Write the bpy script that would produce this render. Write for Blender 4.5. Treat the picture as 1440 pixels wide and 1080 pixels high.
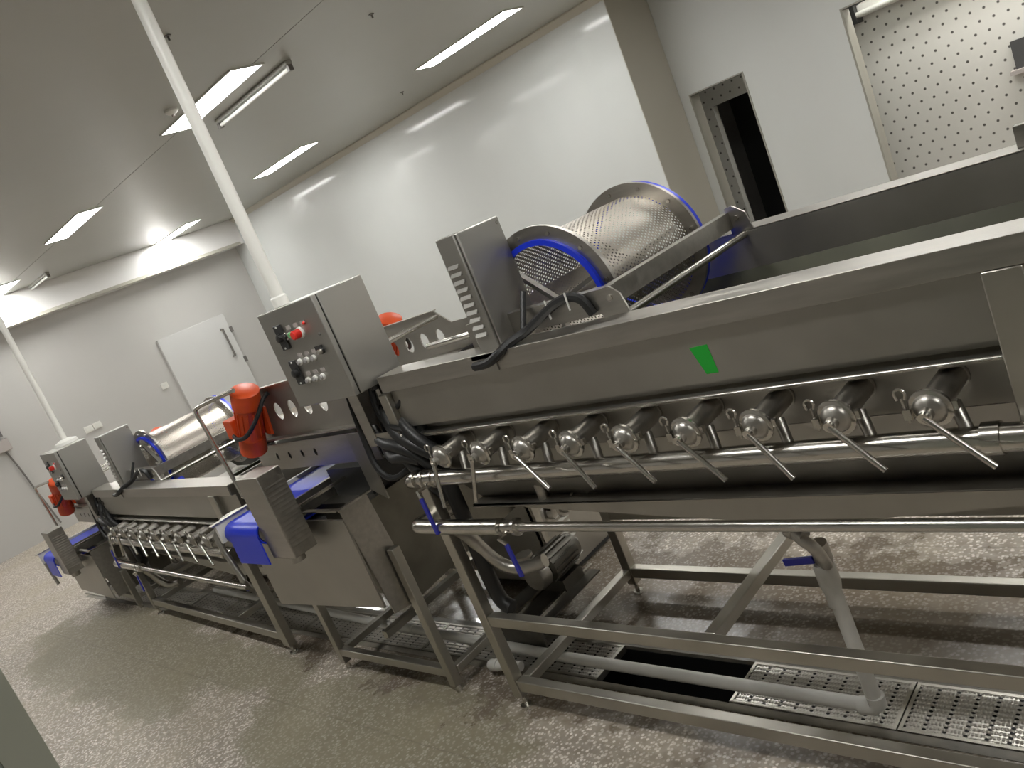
import bpy, bmesh, math, random
from mathutils import Vector, Matrix, geometry
random.seed(4)
for o in list(bpy.data.objects): bpy.data.objects.remove(o)
SC = bpy.context.scene
COL = SC.collection
PI = math.pi
# ---------------------------------------------------------------- camera
YAW, PIT, ROL, FOC = math.radians(136.66), math.radians(11.88), math.radians(-22.60), 1163.0
CAMZ = 1.6
Fv = Vector((math.cos(YAW)*math.cos(PIT), math.sin(YAW)*math.cos(PIT), -math.sin(PIT)))
R0 = Vector((math.sin(YAW), -math.cos(YAW), 0)); U0 = R0.cross(Fv)
Rv = R0*math.cos(ROL) + U0*math.sin(ROL); Uv = -R0*math.sin(ROL) + U0*math.cos(ROL)
cd = bpy.data.cameras.new('camera'); cam = bpy.data.objects.new('camera', cd); COL.objects.link(cam)
cd.sensor_width = 36; cd.lens = FOC/1440*36; cd.clip_start = 0.05; cd.clip_end = 60
M = Matrix((Rv, Uv, -Fv)).transposed().to_4x4(); M.translation = Vector((0, 0, CAMZ))
cam.matrix_world = M
SC.camera = cam
# ---------------------------------------------------------------- world, exposure
w = bpy.data.worlds.new('world'); SC.world = w; w.use_nodes = True
w.node_tree.nodes['Background'].inputs[0].default_value = (0.9, 0.95, 1, 1)
w.node_tree.nodes['Background'].inputs[1].default_value = 0.02
SC.view_settings.view_transform = 'Standard'; SC.view_settings.look = 'None'
SC.view_settings.gamma = 1.0; SC.view_settings.use_curve_mapping = False
SC.view_settings.exposure = 1.4
LAMP = 15.0          # emission of the ceiling panels
# ---------------------------------------------------------------- materials
def mat(name, col, rough=0.5, metal=0.0, spec=0.5, emit=0, bump=0, bscale=60, var=0, vscale=4, rvar=0, stretch=None, coat=0, crough=.03):
    m = bpy.data.materials.new(name); m.use_nodes = True
    nt = m.node_tree; b = nt.nodes['Principled BSDF']
    b.inputs['Base Color'].default_value = (*col, 1); b.inputs['Roughness'].default_value = rough
    b.inputs['Metallic'].default_value = metal; b.inputs['Specular IOR Level'].default_value = spec
    b.inputs['Coat Weight'].default_value = coat; b.inputs['Coat Roughness'].default_value = crough
    if emit:
        b.inputs['Emission Color'].default_value = (*col, 1); b.inputs['Emission Strength'].default_value = emit
    tc = nt.nodes.new('ShaderNodeTexCoord'); mp = nt.nodes.new('ShaderNodeMapping')
    nt.links.new(tc.outputs['Object'], mp.inputs[0])
    if stretch: mp.inputs['Scale'].default_value = stretch
    if var:
        n = nt.nodes.new('ShaderNodeTexNoise'); n.inputs['Scale'].default_value = vscale; n.inputs['Detail'].default_value = 5
        nt.links.new(mp.outputs[0], n.inputs[0])
        r = nt.nodes.new('ShaderNodeMapRange'); r.inputs['From Min'].default_value = .3; r.inputs['From Max'].default_value = .7
        r.inputs['To Min'].default_value = 1-var; r.inputs['To Max'].default_value = 1+var*.6
        nt.links.new(n.outputs[0], r.inputs[0])
        x = nt.nodes.new('ShaderNodeVectorMath'); x.operation = 'SCALE'; x.inputs[0].default_value = col
        nt.links.new(r.outputs[0], x.inputs['Scale']); nt.links.new(x.outputs[0], b.inputs['Base Color'])
        if rvar:
            r2 = nt.nodes.new('ShaderNodeMapRange'); r2.inputs['From Min'].default_value = .3; r2.inputs['From Max'].default_value = .7
            r2.inputs['To Min'].default_value = rough-rvar; r2.inputs['To Max'].default_value = rough+rvar
            nt.links.new(n.outputs[0], r2.inputs[0]); nt.links.new(r2.outputs[0], b.inputs['Roughness'])
    if bump:
        n = nt.nodes.new('ShaderNodeTexNoise'); n.inputs['Scale'].default_value = bscale; n.inputs['Detail'].default_value = 3
        nt.links.new(mp.outputs[0], n.inputs[0])
        bp = nt.nodes.new('ShaderNodeBump'); bp.inputs['Strength'].default_value = bump; bp.inputs['Distance'].default_value = .002
        nt.links.new(n.outputs[0], bp.inputs['Height']); nt.links.new(bp.outputs[0], b.inputs['Normal'])
    return m
STEEL = mat('brushed_steel', (.44, .42, .385), .36, 1, var=.12, vscale=6, rvar=.06, bump=.12, bscale=30, stretch=(1, 8, 8))
SHEET = mat('steel_sheet', (.41, .395, .36), .42, 1, var=.15, vscale=3, rvar=.06, bump=.05, bscale=14)
POLISH = mat('polished_steel', (.56, .54, .50), .22, 1, var=.06, vscale=9, rvar=.03)
FRAME = mat('frame_steel', (.46, .44, .39), .38, 1, var=.15, vscale=5, rvar=.07)
OLIVEST = mat('dark_tank_floor', (.060, .060, .035), .45, .3, var=.3, vscale=4)  # very dark olive, mottled, only slightly metallic
DARKREF = mat('dark_reflection_steel', (.20, .19, .16), .38, 1, var=.3, vscale=5)  # steel darkened to stand for the dim surroundings it mirrors
DARKST = mat('dark_cast_steel', (.16, .15, .13), .4, .8, var=.2, vscale=12)
CABST = mat('cabinet_steel', (.43, .42, .39), .45, 1, var=.06, vscale=3, rvar=.03)
BLACK = mat('black_rubber', (.012, .012, .012), .45)
BPLAS = mat('black_plastic', (.02, .02, .02), .35)
ORANGE = mat('orange_paint', (.66, .075, .010), .42, var=.1, vscale=20)
BLUE = mat('blue_belt', (.01, .035, .62), .35)
BLUEG = mat('blue_grip', (.015, .02, .30), .4)
PVC = mat('white_pvc', (.62, .61, .57), .35, var=.1, vscale=7)
CONDUIT = mat('white_conduit', (.86, .85, .80), .4)
WHITEP = mat('white_plastic', (.75, .74, .70), .4)
GREEN = mat('green_label', (.01, .36, .03), .5)
GREENB = mat('green_button', (.12, .42, .16), .35)
REDB = mat('red_button', (.75, .03, .02), .3)
LENS = mat('grey_lens', (.35, .34, .33), .2)
LABEL = mat('printed_label', (.42, .38, .36), .5)
WALL = mat('panel_wall', (.60, .615, .60), .42, 0, .4, var=.03, vscale=1.2, coat=.35, crough=.09)
WALLF = mat('far_panel_wall', (.52, .51, .49), .35, 0, .5, var=.05, vscale=.8)
WALLG = mat('panel_return', (.46, .44, .38), .4)
JAMB = mat('opening_lining', (.30, .29, .25), .45)
CEIL = mat('ceiling_panel', (.37, .37, .335), .30, 0, .5, var=.04, vscale=1)
GLOSS = mat('bulkhead_face', (.82, .81, .80), .25, 0, .5)
DOORW = mat('door_leaf', (.62, .62, .61), .35)
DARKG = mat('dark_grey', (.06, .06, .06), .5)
HANDLE = mat('grey_handle', (.16, .15, .14), .4)
PARTI = mat('grey_green_panel', (.42, .465, .41), .4, var=.04)
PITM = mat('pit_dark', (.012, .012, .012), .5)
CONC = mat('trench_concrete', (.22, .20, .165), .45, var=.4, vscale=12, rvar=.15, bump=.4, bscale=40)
DIFF = mat('lamp_diffuser', (1.0, .995, .965), .5, emit=LAMP)
ALU = mat('lamp_frame', (.75, .75, .72), .35)
TUBE = mat('unlit_tube', (.72, .72, .68), .3)

def dotted_mat():
    m = bpy.data.materials.new('dotted_film'); m.use_nodes = True; nt = m.node_tree; b = nt.nodes['Principled BSDF']
    b.inputs['Roughness'].default_value = .45
    tc = nt.nodes.new('ShaderNodeTexCoord'); sp = nt.nodes.new('ShaderNodeSeparateXYZ'); nt.links.new(tc.outputs['UV'], sp.inputs[0])
    def mth(op, a, bb=None):
        n = nt.nodes.new('ShaderNodeMath'); n.operation = op
        for i, v in enumerate((a, bb)):
            if v is None: continue
            if isinstance(v, (int, float)): n.inputs[i].default_value = v
            else: nt.links.new(v, n.inputs[i])
        return n.outputs[0]
    PX, PZ = .0945, .163
    def cell(ou, oz):
        u = mth('SUBTRACT', mth('FRACT', mth('DIVIDE', mth('ADD', sp.outputs[0], ou+100*PX), PX)), .5)
        z = mth('SUBTRACT', mth('FRACT', mth('DIVIDE', mth('ADD', sp.outputs[1], oz+100*PZ), PZ)), .5)
        u = mth('MULTIPLY', u, PX); z = mth('MULTIPLY', z, PZ)
        return mth('SQRT', mth('ADD', mth('MULTIPLY', u, u), mth('MULTIPLY', z, z)))
    d = mth('MINIMUM', cell(0.003, .0), cell(.003+PX/2, PZ/2))
    mr = nt.nodes.new('ShaderNodeMapRange'); nt.links.new(d, mr.inputs[0]); mr.inputs[1].default_value = .007; mr.inputs[2].default_value = .0125
    mx = nt.nodes.new('ShaderNodeMix'); mx.data_type = 'RGBA'; nt.links.new(mr.outputs[0], mx.inputs[0])
    mx.inputs[6].default_value = (.09, .085, .075, 1); mx.inputs[7].default_value = (.58, .57, .53, 1)
    nt.links.new(mx.outputs[2], b.inputs['Base Color']); return m
DOTS = dotted_mat()

def perf_mat():
    """steel sheet with a staggered grid of round through-holes, laid out in UV metres"""
    m = bpy.data.materials.new('perforated_steel'); m.use_nodes = True; nt = m.node_tree; b = nt.nodes['Principled BSDF']
    b.inputs['Base Color'].default_value = (.47, .43, .375, 1); b.inputs['Metallic'].default_value = 1; b.inputs['Roughness'].default_value = .36
    tc = nt.nodes.new('ShaderNodeTexCoord'); sp = nt.nodes.new('ShaderNodeSeparateXYZ'); nt.links.new(tc.outputs['UV'], sp.inputs[0])
    def mth(op, a, bb=None):
        n = nt.nodes.new('ShaderNodeMath'); n.operation = op
        for i, v in enumerate((a, bb)):
            if v is None: continue
            if isinstance(v, (int, float)): n.inputs[i].default_value = v
            else: nt.links.new(v, n.inputs[i])
        return n.outputs[0]
    PX, PZ = .0125, .0217
    def cell(ou, oz):
        u = mth('MULTIPLY', mth('SUBTRACT', mth('FRACT', mth('DIVIDE', mth('ADD', sp.outputs[0], ou+10), PX)), .5), PX)
        z = mth('MULTIPLY', mth('SUBTRACT', mth('FRACT', mth('DIVIDE', mth('ADD', sp.outputs[1], oz+10), PZ)), .5), PZ)
        return mth('SQRT', mth('ADD', mth('MULTIPLY', u, u), mth('MULTIPLY', z, z)))
    d = mth('MINIMUM', cell(0, 0), cell(PX/2, PZ/2))
    g = mth('GREATER_THAN', d, .0029)
    nt.links.new(g, b.inputs['Alpha']); return m
PERF = perf_mat()

def grate_mat():
    m = bpy.data.materials.new('pierced_grate'); m.use_nodes = True; nt = m.node_tree; b = nt.nodes['Principled BSDF']
    b.inputs['Metallic'].default_value = .9; b.inputs['Roughness'].default_value = .3
    tc = nt.nodes.new('ShaderNodeTexCoord'); sp = nt.nodes.new('ShaderNodeSeparateXYZ'); nt.links.new(tc.outputs['Object'], sp.inputs[0])
    def mth(op, a, bb=None):
        n = nt.nodes.new('ShaderNodeMath'); n.operation = op
        for i, v in enumerate((a, bb)):
            if v is None: continue
            if isinstance(v, (int, float)): n.inputs[i].default_value = v
            else: nt.links.new(v, n.inputs[i])
        return n.outputs[0]
    def grid(px, py, ox, oy, ax, ay):
        u = mth('DIVIDE', mth('MULTIPLY', mth('SUBTRACT', mth('FRACT', mth('DIVIDE', mth('ADD', sp.outputs[0], ox+10), px)), .5), px), ax)
        v = mth('DIVIDE', mth('MULTIPLY', mth('SUBTRACT', mth('FRACT', mth('DIVIDE', mth('ADD', sp.outputs[1], oy+10), py)), .5), py), ay)
        return mth('SQRT', mth('ADD', mth('MULTIPLY', u, u), mth('MULTIPLY', v, v)))
    d = grid(.048, .0165, 0, 0, .0055, .0040)
    k = mth('GREATER_THAN', d, 1.0)
    mx = nt.nodes.new('ShaderNodeMix'); mx.data_type = 'RGBA'; nt.links.new(k, mx.inputs[0])
    mx.inputs[6].default_value = (.01, .01, .01, 1); mx.inputs[7].default_value = (.50, .48, .44, 1)
    nt.links.new(mx.outputs[2], b.inputs['Base Color'])
    e = grid(.0096, .0165, .004, .008, .0042, .0055)
    bp = nt.nodes.new('ShaderNodeBump'); bp.inputs['Strength'].default_value = .8; bp.inputs['Distance'].default_value = .003; bp.invert = True
    mr = nt.nodes.new('ShaderNodeMapRange'); nt.links.new(e, mr.inputs[0]); mr.inputs[1].default_value = .2; mr.inputs[2].default_value = 1.2
    nt.links.new(mr.outputs[0], bp.inputs['Height']); nt.links.new(bp.outputs[0], b.inputs['Normal'])
    return m
GRATE = grate_mat()

def floor_mat():
    m = bpy.data.materials.new('terrazzo_floor'); m.use_nodes = True; nt = m.node_tree; b = nt.nodes['Principled BSDF']
    L = nt.links.new
    tc = nt.nodes.new('ShaderNodeTexCoord'); P = tc.outputs['Object']
    def node(t, **k):
        n = nt.nodes.new(t)
        for a, v in k.items(): setattr(n, a, v)
        return n
    def mth(op, a, bb=None, clamp=False):
        n = node('ShaderNodeMath', operation=op); n.use_clamp = clamp
        for i, v in enumerate((a, bb)):
            if v is None: continue
            if isinstance(v, (int, float)): n.inputs[i].default_value = v
            else: L(v, n.inputs[i])
        return n.outputs[0]
    def rng(v, a, bb, c, d):
        n = node('ShaderNodeMapRange'); L(v, n.inputs[0])
        for i, x in enumerate((a, bb, c, d)): n.inputs[i+1].default_value = x
        return n.outputs[0]
    def noise(s, det=4, vec=P, dist=0):
        n = node('ShaderNodeTexNoise'); n.inputs['Scale'].default_value = s; n.inputs['Detail'].default_value = det; n.inputs['Distortion'].default_value = dist
        L(vec, n.inputs[0]); return n.outputs[0]
    def mix(f, c1, c2):
        n = node('ShaderNodeMix', data_type='RGBA')
        if isinstance(f, (int, float)): n.inputs[0].default_value = f
        else: L(f, n.inputs[0])
        for i, c in ((6, c1), (7, c2)):
            if isinstance(c, tuple): n.inputs[i].default_value = (*c, 1)
            else: L(c, n.inputs[i])
        return n.outputs[2]
    vo = node('ShaderNodeTexVoronoi', feature='F1'); vo.inputs['Scale'].default_value = 85; L(P, vo.inputs['Vector'])
    sep = node('ShaderNodeSeparateColor'); L(vo.outputs['Color'], sep.inputs[0])
    chip = mth('MULTIPLY', rng(vo.outputs['Distance'], .35, .55, 1, 0), rng(sep.outputs[0], .25, .32, 0, 1))
    chipcol = mix(sep.outputs[1], (.54, .48, .42), (.84, .78, .72))
    matrix = mix(rng(noise(30), .3, .7, 0, 1), (.27, .225, .175), (.38, .335, .28))
    col = mix(chip, matrix, chipcol)
    st = rng(noise(1.6, 6, dist=.5), .45, .68, 0, 1)
    col = mix(mth('MULTIPLY', st, .55), col, mix(.5, (.36, .30, .21), (.40, .36, .27)))
    # damp stains on the open floor and standing water around the drain channel
    sp = node('ShaderNodeSeparateXYZ'); L(P, sp.inputs[0])
    def blob(cx, cy, rx, ry, ang=0):
        dx = mth('SUBTRACT', sp.outputs[0], cx); dy = mth('SUBTRACT', sp.outputs[1], cy)
        c, s = math.cos(ang), math.sin(ang)
        u = mth('DIVIDE', mth('ADD', mth('MULTIPLY', dx, c), mth('MULTIPLY', dy, s)), rx)
        v = mth('DIVIDE', mth('SUBTRACT', mth('MULTIPLY', dy, c), mth('MULTIPLY', dx, s)), ry)
        return mth('SQRT', mth('ADD', mth('MULTIPLY', u, u), mth('MULTIPLY', v, v)))
    n1 = mth('MULTIPLY', mth('SUBTRACT', noise(2.6, 5), .5), 1.1)
    n2 = mth('MULTIPLY', mth('SUBTRACT', noise(9, 5), .5), .8)
    nn = mth('ADD', n1, n2)
    def soft(d, a=.9, bb=1.08): return rng(mth('ADD', d, nn), a, bb, 1, 0)
    d1 = soft(blob(-5.4, 1.22, 1.35, .40, -.03)); d2 = soft(blob(-2.75, 1.22, .75, .34, .1)); d5 = soft(blob(-4.2, 1.35, .9, .16, 0))
    damp = mth('MAXIMUM', mth('MAXIMUM', d1, d2), d5)
    wet = soft(blob(-2.2, 2.02, 3.6, .62, -.02), .8, 1.0)
    damp_c = mix(mth('MULTIPLY', damp, .62), col, (.21, .19, .115))
    wetm = mix(.62, col, (.085, .06, .038))
    col = mix(wet, damp_c, wetm)
    def line(axis, off, per, wd):
        f_ = mth('FRACT', mth('DIVIDE', mth('ADD', sp.outputs[axis], off+50*per), per))
        return rng(mth('ABSOLUTE', mth('SUBTRACT', f_, .5)), 0, wd/per, 1, 0)
    jn = mth('MAXIMUM', line(1, -2.52+.65, 1.3, .006), line(0, 0, 2.6, .006))
    col = mix(mth('MULTIPLY', jn, .3), col, (.10, .085, .06))
    L(col, b.inputs['Base Color'])
    rough = mth('SUBTRACT', .52, mth('MULTIPLY', damp, .08))
    pud = rng(noise(3.2, 3), .42, .54, .05, .24)
    film = mth('MAXIMUM', soft(blob(-1.15, 2.03, 1.15, .17, 0), .85, 1.0), soft(blob(-2.9, 2.0, .8, .3, 0), .85, 1.0))
    L(mth('MULTIPLY', film, .9), b.inputs['Coat Weight']); b.inputs['Coat Roughness'].default_value = .02; b.inputs['Coat IOR'].default_value = 1.33
    rm = node('ShaderNodeMix', data_type='FLOAT'); L(wet, rm.inputs[0]); L(rough, rm.inputs[2]); L(pud, rm.inputs[3])
    L(rm.outputs[0], b.inputs['Roughness'])
    bp = node('ShaderNodeBump'); bp.inputs['Distance'].default_value = .001
    L(mth('MULTIPLY', mth('SUBTRACT', 1, wet), .25), bp.inputs['Strength']); L(vo.outputs['Distance'], bp.inputs['Height']); L(bp.outputs[0], b.inputs['Normal'])
    b.inputs['Specular IOR Level'].default_value = .5
    return m
FLOOR = floor_mat()

# ---------------------------------------------------------------- mesh helpers
class MB:
    def __init__(s): s.v = []; s.f = []; s.sm = []; s.uv = {}
    def add(s, vs, fs, smooth=False, uvs=None):
        o = len(s.v); s.v += [Vector(p) for p in vs]
        for i, f in enumerate(fs):
            if uvs: s.uv[len(s.f)] = uvs[i]
            s.f.append([o+k for k in f]); s.sm.append(smooth)
        return s
    def box(s, x0, x1, y0, y1, z0, z1):
        x0, x1 = sorted((x0, x1)); y0, y1 = sorted((y0, y1)); z0, z1 = sorted((z0, z1))
        return s.add([(x, y, z) for z in (z0, z1) for y in (y0, y1) for x in (x0, x1)],
                     [(0, 2, 3, 1), (4, 5, 7, 6), (0, 1, 5, 4), (2, 6, 7, 3), (0, 4, 6, 2), (1, 3, 7, 5)])
    def bar(s, p, q, wd, ht, up=(0, 0, 1)):
        """rectangular bar from p to q, wd across, ht along up"""
        p, q = Vector(p), Vector(q); d = (q-p).normalized(); u = Vector(up); a = d.cross(u).normalized(); u = a.cross(d).normalized()
        vs = [c+a*i*wd/2+u*j*ht/2 for c in (p, q) for j in (-1, 1) for i in (-1, 1)]
        return s.add(vs, [(0, 2, 3, 1), (4, 5, 7, 6), (0, 1, 5, 4), (2, 6, 7, 3), (0, 4, 6, 2), (1, 3, 7, 5)])
    def lathe(s, p, axis, prof, n=20, caps=True):
        """prof = [(distance along axis, radius)]"""
        p = Vector(p); d = Vector(axis).normalized(); a = d.orthogonal().normalized(); b = d.cross(a)
        vs = []; fs = []
        for t, r in prof:
            for k in range(n):
                g = 2*PI*k/n; vs.append(p+d*t+(a*math.cos(g)+b*math.sin(g))*r)
        for i in range(len(prof)-1):
            for k in range(n):
                k2 = (k+1) % n; fs.append((i*n+k, i*n+k2, (i+1)*n+k2, (i+1)*n+k))
        s.add(vs, fs, True)
        if caps:
            o = len(s.v)-len(vs)
            s.f.append([o+k for k in range(n)][::-1]); s.sm.append(False)
            s.f.append([o+(len(prof)-1)*n+k for k in range(n)]); s.sm.append(False)
        return s
    def cyl(s, p, q, r, n=16, r2=None):
        p, q = Vector(p), Vector(q); L = (q-p).length
        return s.lathe(p, q-p, [(0, r), (L, r if r2 is None else r2)], n)
    def tube(s, pts, r, n=10, rounds=0):
        pts = [Vector(p) for p in pts]
        if rounds: pts = smooth_path(pts, rounds)
        vs = []; fs = []; a = None
        for i, p in enumerate(pts):
            d = (pts[min(i+1, len(pts)-1)]-pts[max(i-1, 0)]).normalized()
            if a is None: a = d.orthogonal().normalized()
            a = (a-d*a.dot(d)).normalized(); b = d.cross(a)
            for k in range(n):
                g = 2*PI*k/n; vs.append(p+(a*math.cos(g)+b*math.sin(g))*r)
        for i in range(len(pts)-1):
            for k in range(n):
                k2 = (k+1) % n; fs.append((i*n+k, i*n+k2, (i+1)*n+k2, (i+1)*n+k))
        s.add(vs, fs, True); o = len(s.v)-len(vs)
        s.f.append([o+k for k in range(n)][::-1]); s.sm.append(False)
        s.f.append([o+(len(pts)-1)*n+k for k in range(n)]); s.sm.append(False)
        return s
    def prism(s, poly, axis, a0, a1, holes=()):
        """poly in the two other axes (x: y,z / y: x,z / z: x,y), extruded along axis; holes optional"""
        def P(p, a):
            return {'x': (a, p[0], p[1]), 'y': (p[0], a, p[1]), 'z': (p[0], p[1], a)}[axis]
        loops = [list(poly)]+[list(h) for h in holes]
        flat = [p for l in loops for p in l]; N = len(flat)
        if holes:
            tris = geometry.tessellate_polygon([[Vector((p[0], p[1], 0)) for p in l] for l in loops])
        else: tris = [tuple(range(N))]
        vs = [P(p, a0) for p in flat]+[P(p, a1) for p in flat]; fs = []
        for t in tris: fs.append(tuple(t)); fs.append(tuple(N+i for i in reversed(t)))
        o = 0
        for l in loops:
            n = len(l)
            for i in range(n): fs.append((o+i, o+(i+1) % n, N+o+(i+1) % n, N+o+i))
            o += n
        return s.add(vs, fs)
    def sheet(s, prof, axis, a0, a1, t):
        """bent sheet: open polyline prof thickened by t towards its right-hand side"""
        n = len(prof); off = []
        for i in range(n):
            d = Vector((0, 0))
            if i > 0: d += (Vector(prof[i])-Vector(prof[i-1])).normalized()
            if i < n-1: d += (Vector(prof[i+1])-Vector(prof[i])).normalized()
            d.normalize(); nr = Vector((d.y, -d.x))
            k = 1.0
            if 0 < i < n-1:
                e = (Vector(prof[i])-Vector(prof[i-1])).normalized(); k = 1/max(.35, Vector((e.y, -e.x)).dot(nr))
            off.append((prof[i][0]+nr.x*t*k, prof[i][1]+nr.y*t*k))
        for i in range(n-1):
            s.prism([prof[i], prof[i+1], off[i+1], off[i]], axis, a0, a1)
        return s
def smooth_path(pts, rounds):
    for _ in range(rounds):
        out = [pts[0]]
        for i in range(len(pts)-1):
            a, b = pts[i], pts[i+1]
            out += [a*.75+b*.25, a*.25+b*.75] if 0 < i < len(pts)-2 else ([a*.5+b*.5] if len(pts) == 2 else ([a*.25+b*.75] if i == 0 else [a*.75+b*.25]))
        out.append(pts[-1]); pts = out
    return pts

class Frame:
    """a local frame in which a group of things is laid out"""
    def __init__(s, loc=(0, 0, 0), rz=0, sx=1.0): s.loc = Vector(loc); s.rz = rz; s.sx = sx
    def pt(s, p):
        return s.loc+Matrix.Rotation(s.rz, 3, 'Z') @ Vector((p[0]*s.sx, p[1], p[2]))
WORLD = Frame()
def tag(o, label=None, cat=None, group=None, kind=None):
    if label: o['label'] = label
    if cat: o['category'] = cat
    if group: o['group'] = group
    if kind: o['kind'] = kind
    return o
class Thing:
    def __init__(s, name, label, cat, fr, org, group=None):
        s.o = bpy.data.objects.new(name, None); COL.objects.link(s.o); s.o.empty_display_size = .1
        s.org = Vector((org[0]*fr.sx, org[1], org[2])); s.fr = fr
        s.o.location = fr.pt(org); s.o.rotation_euler = (0, 0, fr.rz)
        tag(s.o, label, cat, group)
    def part(s, name, mb, m, parent=None, label=None, bevel=0):
        o = build(name, mb, m, s.org, s.fr.sx, bevel)
        o.parent = parent or s.o
        if label: o['label'] = label
        return o
def build(name, mb, m, org=Vector((0, 0, 0)), sx=1.0, bevel=0):
    me = bpy.data.meshes.new(name)
    me.from_pydata([(v.x*sx-org.x, v.y-org.y, v.z-org.z) for v in mb.v], [], mb.f)
    me.polygons.foreach_set('use_smooth', mb.sm)
    if mb.uv:
        uv = me.uv_layers.new(name='UVMap')
        for pi, u in mb.uv.items():
            for k, li in enumerate(me.polygons[pi].loop_indices): uv.data[li].uv = u[k]
    me.materials.append(m)
    bm = bmesh.new(); bm.from_mesh(me); bmesh.ops.recalc_face_normals(bm, faces=bm.faces); bm.to_mesh(me); bm.free()
    me.update()
    me.set_sharp_from_angle(angle=math.radians(38))
    o = bpy.data.objects.new(name, me); COL.objects.link(o)
    if bevel:
        b = o.modifiers.new('bevel', 'BEVEL'); b.width = bevel; b.segments = 2; b.limit_method = 'ANGLE'; b.angle_limit = .7
        b.harden_normals = False
    return o
def copy_tree(o, parent=None):
    c = o.copy(); COL.objects.link(c); c.parent = parent
    for ch in [x for x in bpy.data.objects if x.parent == o]: copy_tree(ch, c)
    return c

# ================================================================ THE ROOM
RY = math.radians(-2.24)
ROOM = Frame((0, 0, 0), RY)
H = 2.77
def struct(name, mb, m, label=None, bevel=0):
    o = build(name, mb, m, bevel=bevel); o.location = ROOM.loc; o.rotation_euler = (0, 0, RY)
    o['kind'] = 'structure'
    if label: o['label'] = label
    return o
def rpart(name, mb, m, parent, label=None):
    o = build(name, mb, m); o.parent = parent
    if label: o['label'] = label
    return o
U0_, U1_, V0_, VB, V2 = -11.07, 3.6, -2.6, 5.84, 6.42
# floor with the drain channel let into it (machine axes)
TY0, TY1 = 1.655, 1.845
fl = MB()
fl.box(-12.2, 4.5, -3.2, TY0-.03, -.12, 0).box(-12.2, 4.5, TY1+.03, 9.6, -.12, 0).box(-12.2, -7.2, TY0-.03, TY1+.03, -.12, 0).box(1.2, 4.5, TY0-.03, TY1+.03, -.12, 0)
f = build('floor', fl, FLOOR); f['kind'] = 'structure'; f['label'] = 'beige terrazzo floor with wet brown patches'
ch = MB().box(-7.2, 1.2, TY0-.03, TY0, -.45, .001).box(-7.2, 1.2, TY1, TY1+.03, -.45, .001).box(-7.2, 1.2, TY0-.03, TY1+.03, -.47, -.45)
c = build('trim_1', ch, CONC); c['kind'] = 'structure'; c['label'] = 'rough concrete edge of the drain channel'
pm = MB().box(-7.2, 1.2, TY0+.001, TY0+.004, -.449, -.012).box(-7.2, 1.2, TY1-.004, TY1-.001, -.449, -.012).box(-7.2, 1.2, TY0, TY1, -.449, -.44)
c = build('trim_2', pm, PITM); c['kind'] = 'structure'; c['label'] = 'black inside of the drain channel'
# ceiling panels
ceil = MB().box(U0_, U1_, V0_, 9.0, H+.012, H+.1)
co = struct('ceiling', ceil, WALLG)
vb = [V0_, -.3, 2.69, VB+.6]
for i in range(3):
    rpart('ceiling_panel', MB().box(U0_, U1_, vb[i]+.003, vb[i+1]-.003, H, H+.012), CEIL, co)
# back wall (long glossy panel wall) and its return
struct('wall_back', MB().box(U0_-.1, -3.953, VB, V2+.1, 0, H), WALL)
struct('trim_3', MB().box(-3.953, -3.948, VB+.002, V2, 0, H), WALLG, 'beige end face of the long wall')
struct('trim_4', MB().prism([(VB, H), (VB, H-.06), (VB-.012, H-.06), (VB-.06, H-.012), (VB-.06, H)], 'x', U0_, -3.95), WALLG, 'cove strip between ceiling and long wall')
# far left wall with bulkhead
struct('wall_left', MB().box(U0_-.12, U0_, V0_, VB+.3, 0, H), WALLF)
struct('trim_5', MB().box(U0_, -10.8, V0_, VB-.001, 2.41, H-.001), GLOSS, 'bright bulkhead along the top of the far wall')
struct('trim_6', MB().prism([(-10.8, 2.41), (-10.76, 2.41), (-10.8, 2.45)], 'y', V0_, VB-.06), WALLG, 'thin strip under the bulkhead')
struct('wall_right', MB().box(U1_, U1_+.1, V0_, 9.0, 0, H), WALLF)
struct('wall_front', MB().box(U0_, U1_, V0_-.1, V0_, 0, H), WALLF)
# wall with the two openings, right of the long wall
W2 = MB()
W2.box(-3.947, -3.86, V2, V2+.12, 0, H).box(-3.86, -3.345, V2, V2+.12, 1.79, H).box(-3.345, -2.505, V2, V2+.12, 0, H).box(-2.505, -.3, V2, V2+.12, 1.91, H).box(-.3, U1_, V2, V2+.12, 0, H)
struct('wall_back_right', W2, WALL)
for k, (a, b_, t) in enumerate(((-3.86, -3.345, 1.79), (-2.505, -.3, 1.91))):
    j = MB().box(a-.002, a+.012, V2-.004, V2+.125, 0, t+.012).box(b_-.012, b_+.002, V2-.004, V2+.125, 0, t+.012).box(a+.012, b_-.012, V2-.004, V2+.125, t, t+.012)
    struct('trim_%d' % (7+k), j, JAMB, ('pale lining of the narrow doorway', 'pale lining of the wide opening')[k])
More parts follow.
